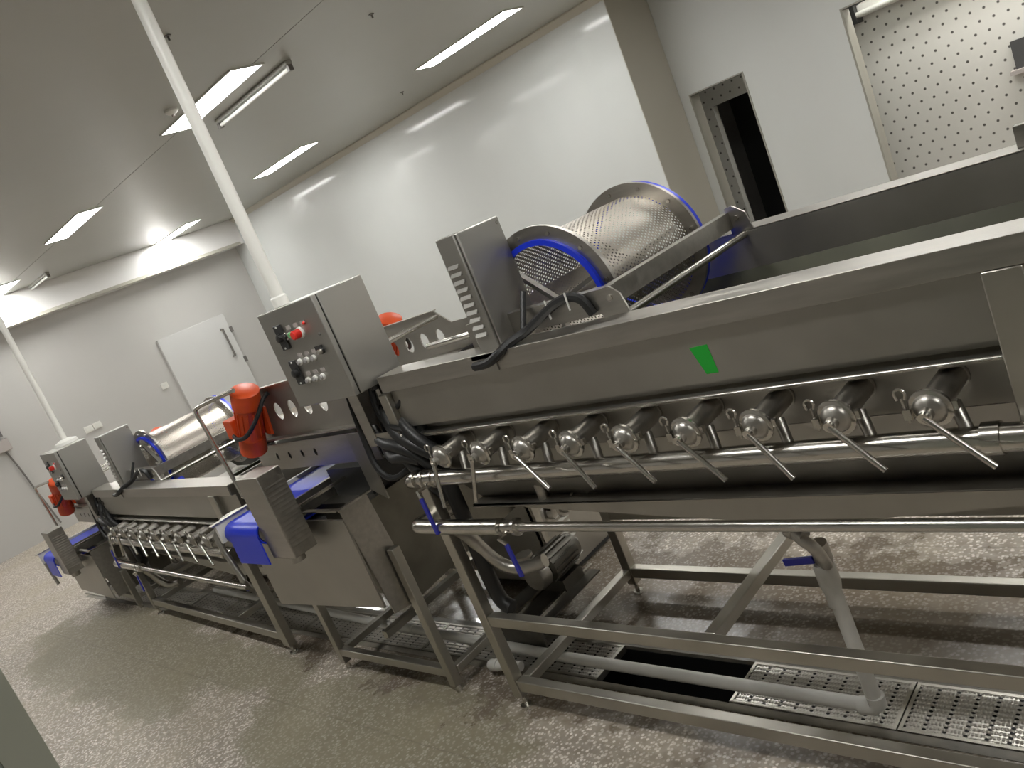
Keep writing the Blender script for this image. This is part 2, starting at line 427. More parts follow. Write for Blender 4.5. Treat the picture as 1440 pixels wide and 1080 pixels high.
# room behind: dotted film panels and a dark doorway
VD = 7.2
def dotbox(u0, u1, z0, z1, nm):
    mb = MB(); y0, y1 = VD, VD+.08
    vs = [(u0, y0, z0), (u1, y0, z0), (u1, y0, z1), (u0, y0, z1), (u0, y1, z0), (u1, y1, z0), (u1, y1, z1), (u0, y1, z1)]
    fs = [(0, 1, 2, 3), (4, 7, 6, 5), (0, 4, 5, 1), (3, 2, 6, 7), (0, 3, 7, 4), (1, 5, 6, 2)]
    mb.add(vs, fs, False, [[(vs[i][0], vs[i][2]+.002) for i in f_] for f_ in fs])
    return struct(nm, mb, DOTS, 'wall covered with dotted film')
dotbox(-3.30, 2.0, 0, 2.3, 'wall_back_room'); dotbox(-4.9, -4.14, 0, 2.3, 'wall_back_room_left'); dotbox(-4.14, -3.30, 1.645, 2.3, 'wall_back_room_top')
struct('wall_back_room_side', MB().box(-4.95, -4.9, V2+.1, 9.0, 0, 2.3).box(2.0, 2.05, V2+.1, 9, 0, 2.3), WALLF)
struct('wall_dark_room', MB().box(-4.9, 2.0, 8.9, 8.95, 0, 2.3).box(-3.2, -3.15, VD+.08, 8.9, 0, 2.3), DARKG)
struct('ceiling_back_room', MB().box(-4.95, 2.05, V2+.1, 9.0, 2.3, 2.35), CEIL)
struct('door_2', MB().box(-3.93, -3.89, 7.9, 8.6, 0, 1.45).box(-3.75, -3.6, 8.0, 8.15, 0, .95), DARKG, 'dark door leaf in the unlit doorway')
# far wall door
d1 = struct('door_1', MB().box(U0_, U0_+.05, 4.21, 5.2, 0, 1.63), DOORW, bevel=.004)
hm = MB().tube([(U0_+.05, 5.07, 1.44), (U0_+.11, 5.07, 1.44), (U0_+.11, 5.07, 1.04), (U0_+.05, 5.07, 1.04)], .014, 8)
rpart('door_handle', hm, HANDLE, d1, 'grey bar handle')
rpart('hinge', MB().box(U0_+.05, U0_+.065, 5.19, 5.23, 1.35, 1.43), HANDLE, d1); rpart('hinge', MB().box(U0_+.05, U0_+.065, 5.19, 5.23, .9, .98), HANDLE, d1)
def rthing(name, label, cat, org, group=None): return Thing(name, label, cat, ROOM, org, group)
t = rthing('wall_socket', 'single white socket on the far wall beside the pale door', 'socket', (U0_, 4.045, 1.06))
t.part('cover_plate', MB().box(U0_, U0_+.02, 4.0, 4.09, 1.02, 1.10), WHITEP); t.part('insert', MB().box(U0_+.02, U0_+.026, 4.02, 4.07, 1.04, 1.08), TUBE)
t = rthing('double_socket', 'double white socket on the far wall above the far guard box', 'socket', (U0_, 3.0, .96))
for a in (2.92, 3.03):
    p = t.part('cover_plate', MB().box(U0_, U0_+.02, a, a+.10, .92, 1.0), WHITEP); t.part('insert', MB().box(U0_+.02, U0_+.026, a+.02, a+.08, .935, .985), TUBE, p)
t = rthing('junction_box', 'grey junction box on the far wall at the left edge of the photo', 'box', (U0_, 2.05, 1.15))
t.part('housing', MB().box(U0_, U0_+.09, 1.98, 2.13, 1.13, 1.27), LABEL, bevel=.006); t.part('cover', MB().box(U0_, U0_+.1, 1.96, 2.10, 1.30, 1.38), HANDLE)
t.part('cable', MB().tube([(U0_+.03, 2.06, 1.13), (U0_+.03, 2.10, .9), (U0_+.03, 2.13, .62), (U0_+.03, 2.2, .1)], .011, 6, 1), HANDLE)

# ceiling lamps
lampm = {}
def lamp(uc, vc, label, group='recessed ceiling panel lights'):
    t = rthing('ceiling_light', label, 'ceiling light', (uc, vc, H), group)
    L2, W2_ = .515, .098
    fr = MB(); 
    for a in (-1, 1):
        fr.box(uc-L2-.012, uc+L2+.012, vc+a*(W2_+.006)-.006, vc+a*(W2_+.006)+.006, H-.008, H)
        fr.box(uc+a*(L2+.006)-.006, uc+a*(L2+.006)+.006, vc-W2_, vc+W2_, H-.008, H)
    t.part('frame', fr, ALU)
    t.part('diffuser', MB().box(uc-L2, uc+L2, vc-W2_, vc+W2_, H-.006, H-.001), DIFF)
P_ = 2.92
rowA = ['long bright ceiling panel light crossed by the nearest white conduit', 'bright ceiling panel light left of the nearest white conduit', 'ceiling panel light cut by the left edge of the photo']
rowB = ['ceiling panel light nearest to the glossy white wall', 'middle ceiling panel light along the glossy white wall', 'farthest ceiling panel light by the corner of the glossy white wall']
for i in range(3):
    lamp(-4.58-P_*i, 2.66, rowA[i]); lamp(-4.46-P_*i+(.02*i), 4.77, rowB[i])
for u in (-1.62, 1.3):
    for v in (2.66, 4.77): lamp(u, v, 'ceiling panel light over the near end of the line', 'ceiling lights outside the photo')
for u in (-10.4, -7.5, -4.5, -1.6, 1.3): lamp(u, .55, 'ceiling panel light over the aisle', 'ceiling lights outside the photo')
# unseen lamp added to light the room behind the openings
t = Thing('added_back_room_light', 'added unseen ceiling light of the room behind the wide opening', 'ceiling light', ROOM, (-1.6, 6.9, 2.3))
t.part('diffuser', MB().box(-2.3, -.6, 6.78, 6.98, 2.27, 2.29), mat('added_back_room_diffuser', (1, .98, .93), .5, emit=9.0)); t.part('frame', MB().box(-2.32, -.58, 6.76, 7.0, 2.29, 2.3), ALU)
def batten(u0, u1, v, z, label, lab='unlit tube'):
    t = rthing('tube_light', label, 'tube light', ((u0+u1)/2, v, z), None)
    t.part('housing', MB().box(u0, u1, v-.022, v+.022, z-.025, z), CEIL, bevel=.004)
    t.part('tube', MB().cyl((u0+.03, v, z-.042), (u1-.03, v, z-.042), .012, 12), TUBE)
    for a in (u0+.012, u1-.012): t.part('end_cap', MB().box(a-.012, a+.012, v-.016, v+.016, z-.058, z-.025), HANDLE)
batten(-5.08, -4.09, 2.95, H, 'unlit twin tube light on the ceiling right of the nearest conduit')
batten(-10.95, -10.02, 3.08, H, 'unlit tube light on the ceiling near the far bulkhead')
t = rthing('tube_light', 'white tube light inside the top of the wide opening', 'tube light', (-2.0, VD-.05, 1.9))
t.part('housing', MB().box(-2.66, -1.2, VD-.07, VD, 1.835, 1.93), WHITEP, bevel=.006)
t.part('tube', MB().cyl((-2.68, VD-.10, 1.86), (-1.2, VD-.10, 1.86), .022, 12), TUBE)
t.part('end_cap', MB().box(-2.76, -2.66, VD-.13, VD, 1.80, 1.97), BPLAS, label='black end cap')
t = rthing('smoke_detector', 'small white ceiling detector left of the nearest conduit', 'detector', (-4.586, 2.42, H))
t.part('body', MB().lathe((-4.586, 2.42, H), (0, 0, -1), [(0, .04), (.012, .04), (.022, .03), (.03, .015)], 16), WHITEP); t.part('sensor_tip', MB().cyl((-4.586, 2.42, H-.03), (-4.586, 2.42, H-.04), .010, 8), LABEL)
for (a, b_, lb) in ((-3.58, 3.21, 'dark ceiling anchor between the two rows of lights'), (-3.42, 1.94, 'dark ceiling anchor beside the nearest conduit'), (-5.65, 5.05, 'dark ceiling anchor by the glossy wall')):
    t = rthing('ceiling_anchor', lb, 'anchor', (a, b_, H)); t.part('washer', MB().cyl((a, b_, H), (a, b_, H-.004), .016, 8), HANDLE); t.part('bolt', MB().cyl((a, b_, H-.004), (a, b_, H-.022), .005, 6), HANDLE)
t = rthing('wall_box', 'dark box on the dotted wall at the right edge of the photo', 'box', (-1.7, VD, 1.1))
t.part('housing', MB().box(-1.735, -1.4, VD-.04, VD, 1.05, 1.25), DARKG); t.part('tray', MB().box(-1.765, -1.4, VD-.10, VD, 1.02, 1.05), LABEL)
t = Thing('partition_panel', 'grey-green panel standing at the lower left edge of the photo', 'panel', WORLD, (-1.0, -.5, 0))
t.part('panel', MB().box(-1.035, -.995, -1.6, .085, 0, 2.2), PARTI); t.part('edge_profile', MB().box(-1.04, -.99, .085, .1245, 0, 2.2), mat('panel_edge', (.33, .34, .28), .4))
t.part('foot_rail', MB().box(-1.05, -.98, -1.6, .12, 0, .05), PARTI)

# white conduits from the ceiling to the cabinets
def conduit(x, y, z0, label, foot, rp=.022):
    t = Thing('conduit_pipe', label, 'pipe', WORLD, (x, y, z0))
    t.part('pipe', MB().cyl((x, y, z0), (x, y, H), rp, 16), CONDUIT)
    t.part('foot_flange', MB().lathe((x, y, z0-.002), (0, 0, 1), foot, 16), CONDUIT)
    t.part('ceiling_collar', MB().cyl((x, y, H-.03), (x, y, H), .030, 16), CONDUIT)

# ================================================================ MACHINES
YF = 1.465
def washing_tank(fr, zo, label, cat='washing tank', full=True):
    """zo = height added to everything above the floor frame"""
    Z = lambda z: z+zo
    xl, xr = -2.10, -.16
    T = Thing('washing_tank', label, cat, fr, ((xl+xr)/2, 1.85, 0))
    # front sheet with folded rim and recessed ledge
    front = MB().sheet([(1.56, Z(1.215)), (1.56, Z(1.24)), (1.474, Z(1.24)), (1.474, Z(1.197)), (1.490, Z(1.195)), (1.490, Z(1.070)), (1.528, Z(1.069)), (1.528, Z(1.040)), (1.490, Z(1.037)), (1.490, Z(1.031)), (1.534, Z(1.028)), (1.536, Z(.93))], 'x', xl, xr, .003)
    T.part('front_sheet', front, SHEET)
    T.part('front_rim', MB().box(xl-.01, xr, 1.4665, 1.564, Z(1.2445), Z(1.2468)).box(xl-.01, xr, 1.4665, 1.4695, Z(1.196), Z(1.2465)), STEEL, bevel=.0015)
    T.part('ledge_edge', MB().cyl((xl, 1.487, Z(1.035)), (xr, 1.487, Z(1.035)), .0040, 10), POLISH)
    T.part('hull', MB().sheet([(1.536, Z(.93)), (1.565, Z(.86)), (1.665, Z(.715)), (1.60, Z(.71))], 'x', xl, xr, .004), SHEET)
    xm = -.95
    T.part('sump', MB().prism([(xl, Z(.715)), (xr, Z(.715)), (xr, Z(.635+.09*(xr-xm))), (xm, Z(.635)), (xl, Z(.635+.075*(xm-xl)))], 'y', 1.605, 2.2), SHEET)
    T.part('tank_floor', MB().sheet([(1.564, Z(1.0)), (1.70, Z(.82)), (2.12, Z(.82)), (2.26, Z(1.13))], 'x', xl, xr, -.003), OLIVEST, label='dark olive inside of the tank')
    T.part('inner_wall', MB().box(xl, xr, 1.561, 1.564, Z(1.0), Z(1.236)).sheet([(2.26, Z(1.13)), (2.262, Z(1.24)), (2.37, Z(1.24)), (2.37, Z(1.19))], 'x', xl, xr, -.003), SHEET)
    T.part('rear_rim', MB().box(xl, xr, 2.262, 2.374, Z(1.2445), Z(1.247)), STEEL)
    T.part('rear_sheet', MB().sheet([(2.36, Z(1.2)), (2.36, Z(1.0)), (2.2, Z(.72))], 'x', xl, xr, .004), SHEET)
    T.part('end_plate', MB().prism([(1.494, Z(1.19)), (1.494, Z(1.08)), (1.54, Z(1.05)), (1.54, Z(.93)), (1.67, Z(.72)), (2.2, Z(.72)), (2.355, Z(1.0)), (2.355, Z(1.19))], 'x', xl+.004, xl+.012), SHEET)
    T.part('end_plate', MB().prism([(1.494, Z(1.236)), (1.494, Z(1.08)), (1.54, Z(1.05)), (1.54, Z(.93)), (1.67, Z(.72)), (2.2, Z(.72)), (2.355, Z(1.0)), (2.355, Z(1.236))], 'x', xr-.13, xr-.12), SHEET)
    # frame
    def leg(x0, x1, y, ztop):
        l = T.part('leg', MB().box(x0, x1, y, y+.04, .045, ztop), FRAME, bevel=.003)
        T.part('foot', MB().cyl(((x0+x1)/2, y+.02, .004), ((x0+x1)/2, y+.02, .05), .008, 8).lathe(((x0+x1)/2, y+.02, 0), (0, 0, 1), [(0, .022), (.008, .02)], 12), POLISH, l)
    leg(-2.142, -2.102, YF, Z(1.19) if zo > -.1 else Z(1.05)); leg(-.415, -.352, YF, Z(1.195))
    leg(-2.10, -2.06, 2.145, Z(.95)); leg(-.40, -.36, 2.145, Z(.95))
    for (y, z0, z1) in ((YF+.002, .075, .117), (2.147, .075, .117)):
        T.part('rail', MB().box(-2.10, -.36, y, y+.036, z0, z1), FRAME, bevel=.003)
    for x in (-2.085,)+(() if full else (-.95,)):
        T.part('cross_beam', MB().box(x-.018, x+.018, YF+.04, 2.147, .078, .114), FRAME, bevel=.003)
    if full:
        for y in (YF+.002, 2.147): T.part('rail', MB().box(-2.10, -.36, y, y+.036, .335, .373), FRAME, bevel=.003)
        for x in (-1.265,): T.part('cross_beam', MB().box(x-.018, x+.018, YF+.04, 2.147, .337, .371), FRAME, bevel=.003)
    # header pipe
    hp = MB().lathe((-2.00, 1.44, Z(.906)), (1, 0, 0), [(0, .026), (.02, .026), (.02, .024), (1.53, .024), (1.53, .030), (1.56, .030), (1.56, .026), (1.60, .026), (1.60, .032), (1.64, .032)], 20)
    T.part('header_pipe', hp, POLISH)
    vh = MB().lathe((-2.10, 1.44, Z(.906)), (1, 0, 0), [(0, .030), (.012, .030), (.014, .022), (.04, .022), (.042, .030), (.052, .030), (.054, .024), (.09, .024), (.092, .030), (.10, .030)], 18)
    vh.tube([(-2.09, 1.44, Z(.906)), (-2.13, 1.44, Z(.90)), (-2.15, 1.46, Z(.89)), (-2.16, 1.52, Z(.87))], .023, 12, 1)
    v = T.part('valve_body', vh, POLISH)
    def lever(stem, g0, g1, parent, grip=BLUEG):
        h = T.part('handle', MB().tube([stem, (stem[0], stem[1]-.03, stem[2]), g0], .006, 8), POLISH, parent)
        T.part('grip', MB().bar(g0, g1, .016, .008, (0, 1, 0)), grip, parent, 'dark blue plastic grip', bevel=.002)
    lever((-2.05, 1.42, Z(.885)), (-2.04, 1.385, Z(.865)), (-2.02, 1.375, Z(.745)), v)
    # low supply pipe, thick then thin
    zp = Z(.757)
    lp = MB().tube([(-2.15, 1.55, zp-.02), (-2.16, 1.44, zp-.005), (-2.155, 1.405, zp), (-2.10, 1.40, zp), (-1.76, 1.40, zp)], .0240, 14, 2)
    T.part('supply_pipe', lp, POLISH)
    T.part('thin_supply_pipe', MB().cyl((-1.66, 1.40, zp), (.05 if full else -.30, 1.40, zp), .0135, 14), POLISH)
    v2 = T.part('valve_body', MB().lathe((-1.765, 1.40, zp), (1, 0, 0), [(0, .026), (.012, .026), (.014, .017), (.03, .019), (.055, .019), (.065, .016), (.07, .026), (.082, .026), (.084, .015), (.12, .0135)], 16), POLISH)
    lever((-1.73, 1.385, zp-.015), (-1.72, 1.365, zp-.035), (-1.70, 1.355, zp-.135), v2)
    # branch to the pump
    T.part('branch_pipe', MB().tube([(-2.00, 1.41, zp-.005), (-2.02, 1.44, zp-.025), (-2.05, 1.50, zp-.09), (-2.05, 1.53, zp-.17), (-2.03, 1.555, zp-.235), (-1.985, 1.575, zp-.265), (-1.93, 1.59, zp-.262), (-1.88, 1.61, zp-.25)], .0225, 14, 2), STEEL)
    T.part('drop_pipe', MB().tube([(-1.80, 1.64, zp+.15), (-1.80, 1.64, zp-.05)], .018, 12).lathe((-1.80, 1.64, zp+.06), (0, 0, 1), [(0, .03), (.01, .03), (.012, .022), (.035, .022), (.037, .03), (.047, .03)], 14), STEEL)
    fl_ = MB()
    for k, dz in enumerate((0, .035, .07, .11)): fl_.lathe((-1.80+.05*k, 1.62+.02*k, zp-.085+.01*k), (1, .3, 0), [(0, .032), (.01, .032), (.012, .02), (.03, .02)], 14)
    T.part('flange_stack', fl_, STEEL)
    # drain valve under the sump
    dv = MB().tube([(-1.03, 1.68, Z(.66)), (-1.03, 1.66, Z(.60)), (-1.00, 1.64, Z(.575)), (-.975, 1.64, Z(.555)), (-.97, 1.66, Z(.50)), (-.98, 1.68, Z(.47))], .016, 12, 1)
    dv.lathe((-1.035, 1.66, Z(.595)), (1, -.3, -.3), [(0, .024), (.02, .024), (.022, .020), (.05, .020)], 10)
    dv.lathe((-.978, 1.672, Z(.545)), (-.05, .12, -1), [(0, .022), (.02, .024), (.05, .024), (.07, .019), (.09, .019)], 10)
    d = T.part('drain_valve', dv, STEEL)
    T.part('grip', MB().bar((-1.00, 1.665, Z(.500)), (-1.085, 1.67, Z(.486)), .010, .018), BLUEG, d, 'dark blue plastic grip')
    # jet valves
    n = 9; x0, dx = -1.895, .1705
    for k in range(n):
        x = x0+dx*k; zc = Z(.986)
        a = Vector((x+.012, 1.545, zc+.012)); b = Vector((x, 1.415, zc)); d = (b-a).normalized()
        jb = MB().lathe(a, d, [(0, .030), (.003, .030), (.004, .0255), ((b-a).length-.012, .0255), ((b-a).length-.010, .033), ((b-a).length+.003, .034)], 20)
        jb.lathe(a+d*.012, d, [(0, .0255), (0, .0290), (.004, .0290), (.004, .0255)], 20, False)
        p = T.part('jet_valve', jb, STEEL)
        T.part('bonnet', MB().lathe(b, d, [(0, .030), (.006, .030), (.014, .024), (.020, .013), (.030, .012), (.032, .010), (.038, .010)], 18), STEEL, p)
        cl = MB().lathe(b-d*.004, d, [(0, .035), (.002, .0385), (.008, .0385), (.010, .035)], 20)
        ang = (b-d*.0)+Vector((-.040, -.004, -.002))
        cl.box(ang.x-.006, ang.x+.008, ang.y-.008, ang.y+.006, ang.z-.014, ang.z+.006)
        cl.cyl(ang+Vector((0, 0, -.022)), ang+Vector((-.004, 0, .026)), .003, 8)
        cl.tube([ang+Vector((-.012, 0, .024)), ang+Vector((-.015, 0, .040)), ang+Vector((-.004, 0, .046)), ang+Vector((.006, 0, .038)), ang+Vector((.002, 0, .024))], .0028, 6, 1)
        cl.box(b.x+.036, b.x+.046, b.y-.006, b.y+.006, b.z-.006, b.z+.010)
        T.part('clamp', cl, POLISH, p)
        hb = b+d*.036
        if k == 0: e = hb+Vector((-.010, -.02, -.135))
        elif k == 1: e = hb+Vector((-.045, -.01, -.125))
        else: e = hb+Vector((.088+.010*((k*7) % 3-1), -.022, -.090+.004*((k*5) % 3-1)))
        hm_ = MB().cyl(hb, e, .0062, 10).cyl(hb-d*.004, hb+d*.004, .0105, 12)
        if not full: pass
        T.part('handle', hm_, POLISH, p)
        T.part('feed_stub', MB().cyl((x+.035, 1.452, Z(.922)), (x+.018, 1.475, Z(.968)), .0120, 12), STEEL, p)
    T.part('divider_bar', MB().cyl((-1.216, 1.565, Z(1.236)), (-1.216, 2.265, Z(1.236)), .0105, 14), POLISH)
    if full:
        T.part('sticker', MB().add([(-1.010, 1.4862, 1.152), (-.965, 1.4862, 1.154), (-.960, 1.4862, 1.087), (-.990, 1.4862, 1.087), (-1.010, 1.4875, 1.152), (-.965, 1.4875, 1.154), (-.960, 1.4875, 1.087), (-.990, 1.4875, 1.087)], [(0, 1, 2, 3), (4, 7, 6, 5), (0, 4, 5, 1), (1, 5, 6, 2), (2, 6, 7, 3), (3, 7, 4, 0)]), GREEN, label='small bright green rectangular sticker')
        T.part('rim_plate', MB().box(-.50, -.40, 2.30, 2.33, 1.243, 1.30).box(-.50, -.40, 2.30, 2.36, 1.243, 1.248), STEEL)
    # left frame cable run
    T.part('cable_bundle', MB().tube([(-2.09, 1.53, Z(1.16)), (-2.06, 1.51, Z(1.0)), (-2.05, 1.515, Z(.8)), (-2.07, 1.52, Z(.5)), (-2.06, 1.52, .40), (-2.02, 1.52, .38)], .026, 10, 2), BLACK)
    return T

def rotary_drum(fr, zo, label):
    Z = lambda z: z+zo
    xc, zc, R = -1.51, Z(1.283), .186; y0, y1 = 1.69, 2.155
    T = Thing('rotary_drum', label, 'drum', fr, (xc, 1.9, Z(1.243)))
    n = 72; mb = MB(); vs = []; fs = []; uv = []
    for y in (y0, y1):
        for k in range(n): g = 2*PI*k/n; vs.append((xc+R*math.cos(g), y, zc+R*math.sin(g)))
    for k in range(n):
        k2 = (k+1) % n; fs.append((k, k2, n+k2, n+k)); u0 = R*2*PI*k/n; u1 = R*2*PI*(k+1)/n
        uv.append([(u0, 0), (u1, 0), (u1, y1-y0), (u0, y1-y0)])
    mb.add(vs, fs, True, uv); T.part('perforated_shell', mb, PERF, label='cylinder of steel sheet full of small round holes')
    for a, nm in ((y0-.004, 0), (y1-.008, 1)):
        ring = MB().lathe((xc, a, zc), (0, 1, 0), [(0, R-.002), (0, .225), (.012, .225), (.012, R-.002), (0, R-.002)], 56, False)
        r = T.part('end_ring', ring, STEEL)
        for k in range(12):
            g = 2*PI*(k+.3)/12; c_ = (xc+.205*math.cos(g), a-.006 if nm == 0 else a-.006, zc+.205*math.sin(g))
            T.part('bolt', MB().cyl(c_, (c_[0], a, c_[2]), .006, 6), POLISH, r)
        yy = (a-.012, a) if nm == 0 else (a+.013, a+.032)
        ro = R+.003 if nm == 0 else .222
        T.part('blue_band', MB().lathe((xc, yy[0], zc), (0, 1, 0), [(0, R-.012), (0, ro), (yy[1]-yy[0], ro), (yy[1]-yy[0], R-.012), (0, R-.012)], 56, False), BLUE, label='bright blue seal band')
    sp = MB()
    for g in (.3, .3+2*PI/3, .3+4*PI/3):
        sp.bar((xc, y0+.03, zc), (xc+R*math.cos(g), y0+.03, zc+R*math.sin(g)), .012, .02, (0, 1, 0))
        sp.bar((xc, y1-.05, zc), (xc+R*math.cos(g), y1-.05, zc+R*math.sin(g)), .012, .02, (0, 1, 0))
    sp.cyl((xc, y0+.0, zc), (xc, y1, zc), .014, 12)
    T.part('spoke', sp, SHEET)
    for x in (-1.245, -1.725):
        s = 1 if x > -1.5 else -1
        T.part('side_beam', MB().sheet([(x-.03*s, Z(1.312)), (x, Z(1.312)), (x, Z(1.262))], 'y', 1.58, 2.27, .005*s), STEEL)
        T.part('bracket', MB().prism([(x-.02, Z(1.243)), (x-.02, Z(1.315)), (x+.025, Z(1.318)), (x+.05, Z(1.295)), (x+.062, Z(1.243))], 'y', 1.565, 1.571), STEEL)
        T.part('bracket', MB().prism([(x-.01, Z(1.243)), (x-.01, Z(1.325)), (x+.015, Z(1.328)), (x+.05, Z(1.30)), (x+.062, Z(1.243))], 'y', 2.262, 2.268), STEEL)
        for y in (1.56, 2.255): T.part('bolt', MB().cyl((x+.02, y, Z(1.29)), (x+.02, y+.008, Z(1.29)), .008, 8), POLISH)
    T.part('end_beam', MB().sheet([(1.60, Z(1.312)), (1.57, Z(1.312)), (1.57, Z(1.255))], 'x', -1.745, -1.22, .004), STEEL)
    for x in (-1.31, -1.66): T.part('roller', MB().cyl((x, y0-.01, Z(1.16)), (x, y0+.03, Z(1.16)), .03, 16), BLUE, label='blue support roller')
    T.part('spray_tray', MB().sheet([(-1.74, Z(1.06)), (-1.66, Z(1.02)), (-1.36, Z(1.02)), (-1.28, Z(1.06))], 'y', 1.66, 2.18, .003), SHEET)
    T.part('hose', MB().tube([(-1.285, 1.558, Z(1.262)), (-1.30, 1.552, Z(1.315)), (-1.36, 1.545, Z(1.322)), (-1.43, 1.53, Z(1.292)), (-1.485, 1.515, Z(1.266)), (-1.52, 1.485, Z(1.258)), (-1.545, 1.452, Z(1.240)), (-1.59, 1.447, Z(1.222)), (-1.645, 1.450, Z(1.222))], .0125, 8, 2), BLACK)
    T.part('hose', MB().tube([(-1.50, 1.58, Z(1.36)), (-1.50, 1.55, Z(1.31)), (-1.50, 1.525, Z(1.268))], .008, 8, 1), BLACK)
    T.part('cable_tie', MB().cyl((-1.40, 1.535, Z(1.33)), (-1.40, 1.533, Z(1.28)), .0025, 6).cyl((-1.33, 1.535, Z(1.335)), (-1.33, 1.533, Z(1.29)), .0025, 6), WHITEP)
    return T

def drive_box(fr, zo, label):
    Z = lambda z: z+zo
    T = Thing('drive_guard_box', label, 'guard box', fr, (-1.61, 1.6, Z(1.243)))
    T.part('housing', MB().box(-1.648, -1.572, 1.505, 1.675, Z(1.2435), Z(1.567)), CABST, bevel=.004)
    T.part('front_cover', MB().box(-1.650, -1.578, 1.496, 1.505, Z(1.225), Z(1.568)), CABST, bevel=.003)
    T.part('rim_foot', MB().box(-1.66, -1.575, 1.462, 1.505, Z(1.235), Z(1.2455)).box(-1.66, -1.575, 1.462, 1.466, Z(1.195), Z(1.2455)), CABST)
    for k in range(10):
        z = Z(1.492)-.0215*k
        T.part('louver', MB().prism([(1.496, z), (1.488, z-.010), (1.496, z-.011)], 'x', -1.640, -1.598), CABST)
    T.part('screw', MB().cyl((-1.572, 1.662, Z(1.55)), (-1.569, 1.662, Z(1.55)), .005, 8), POLISH)
    return T

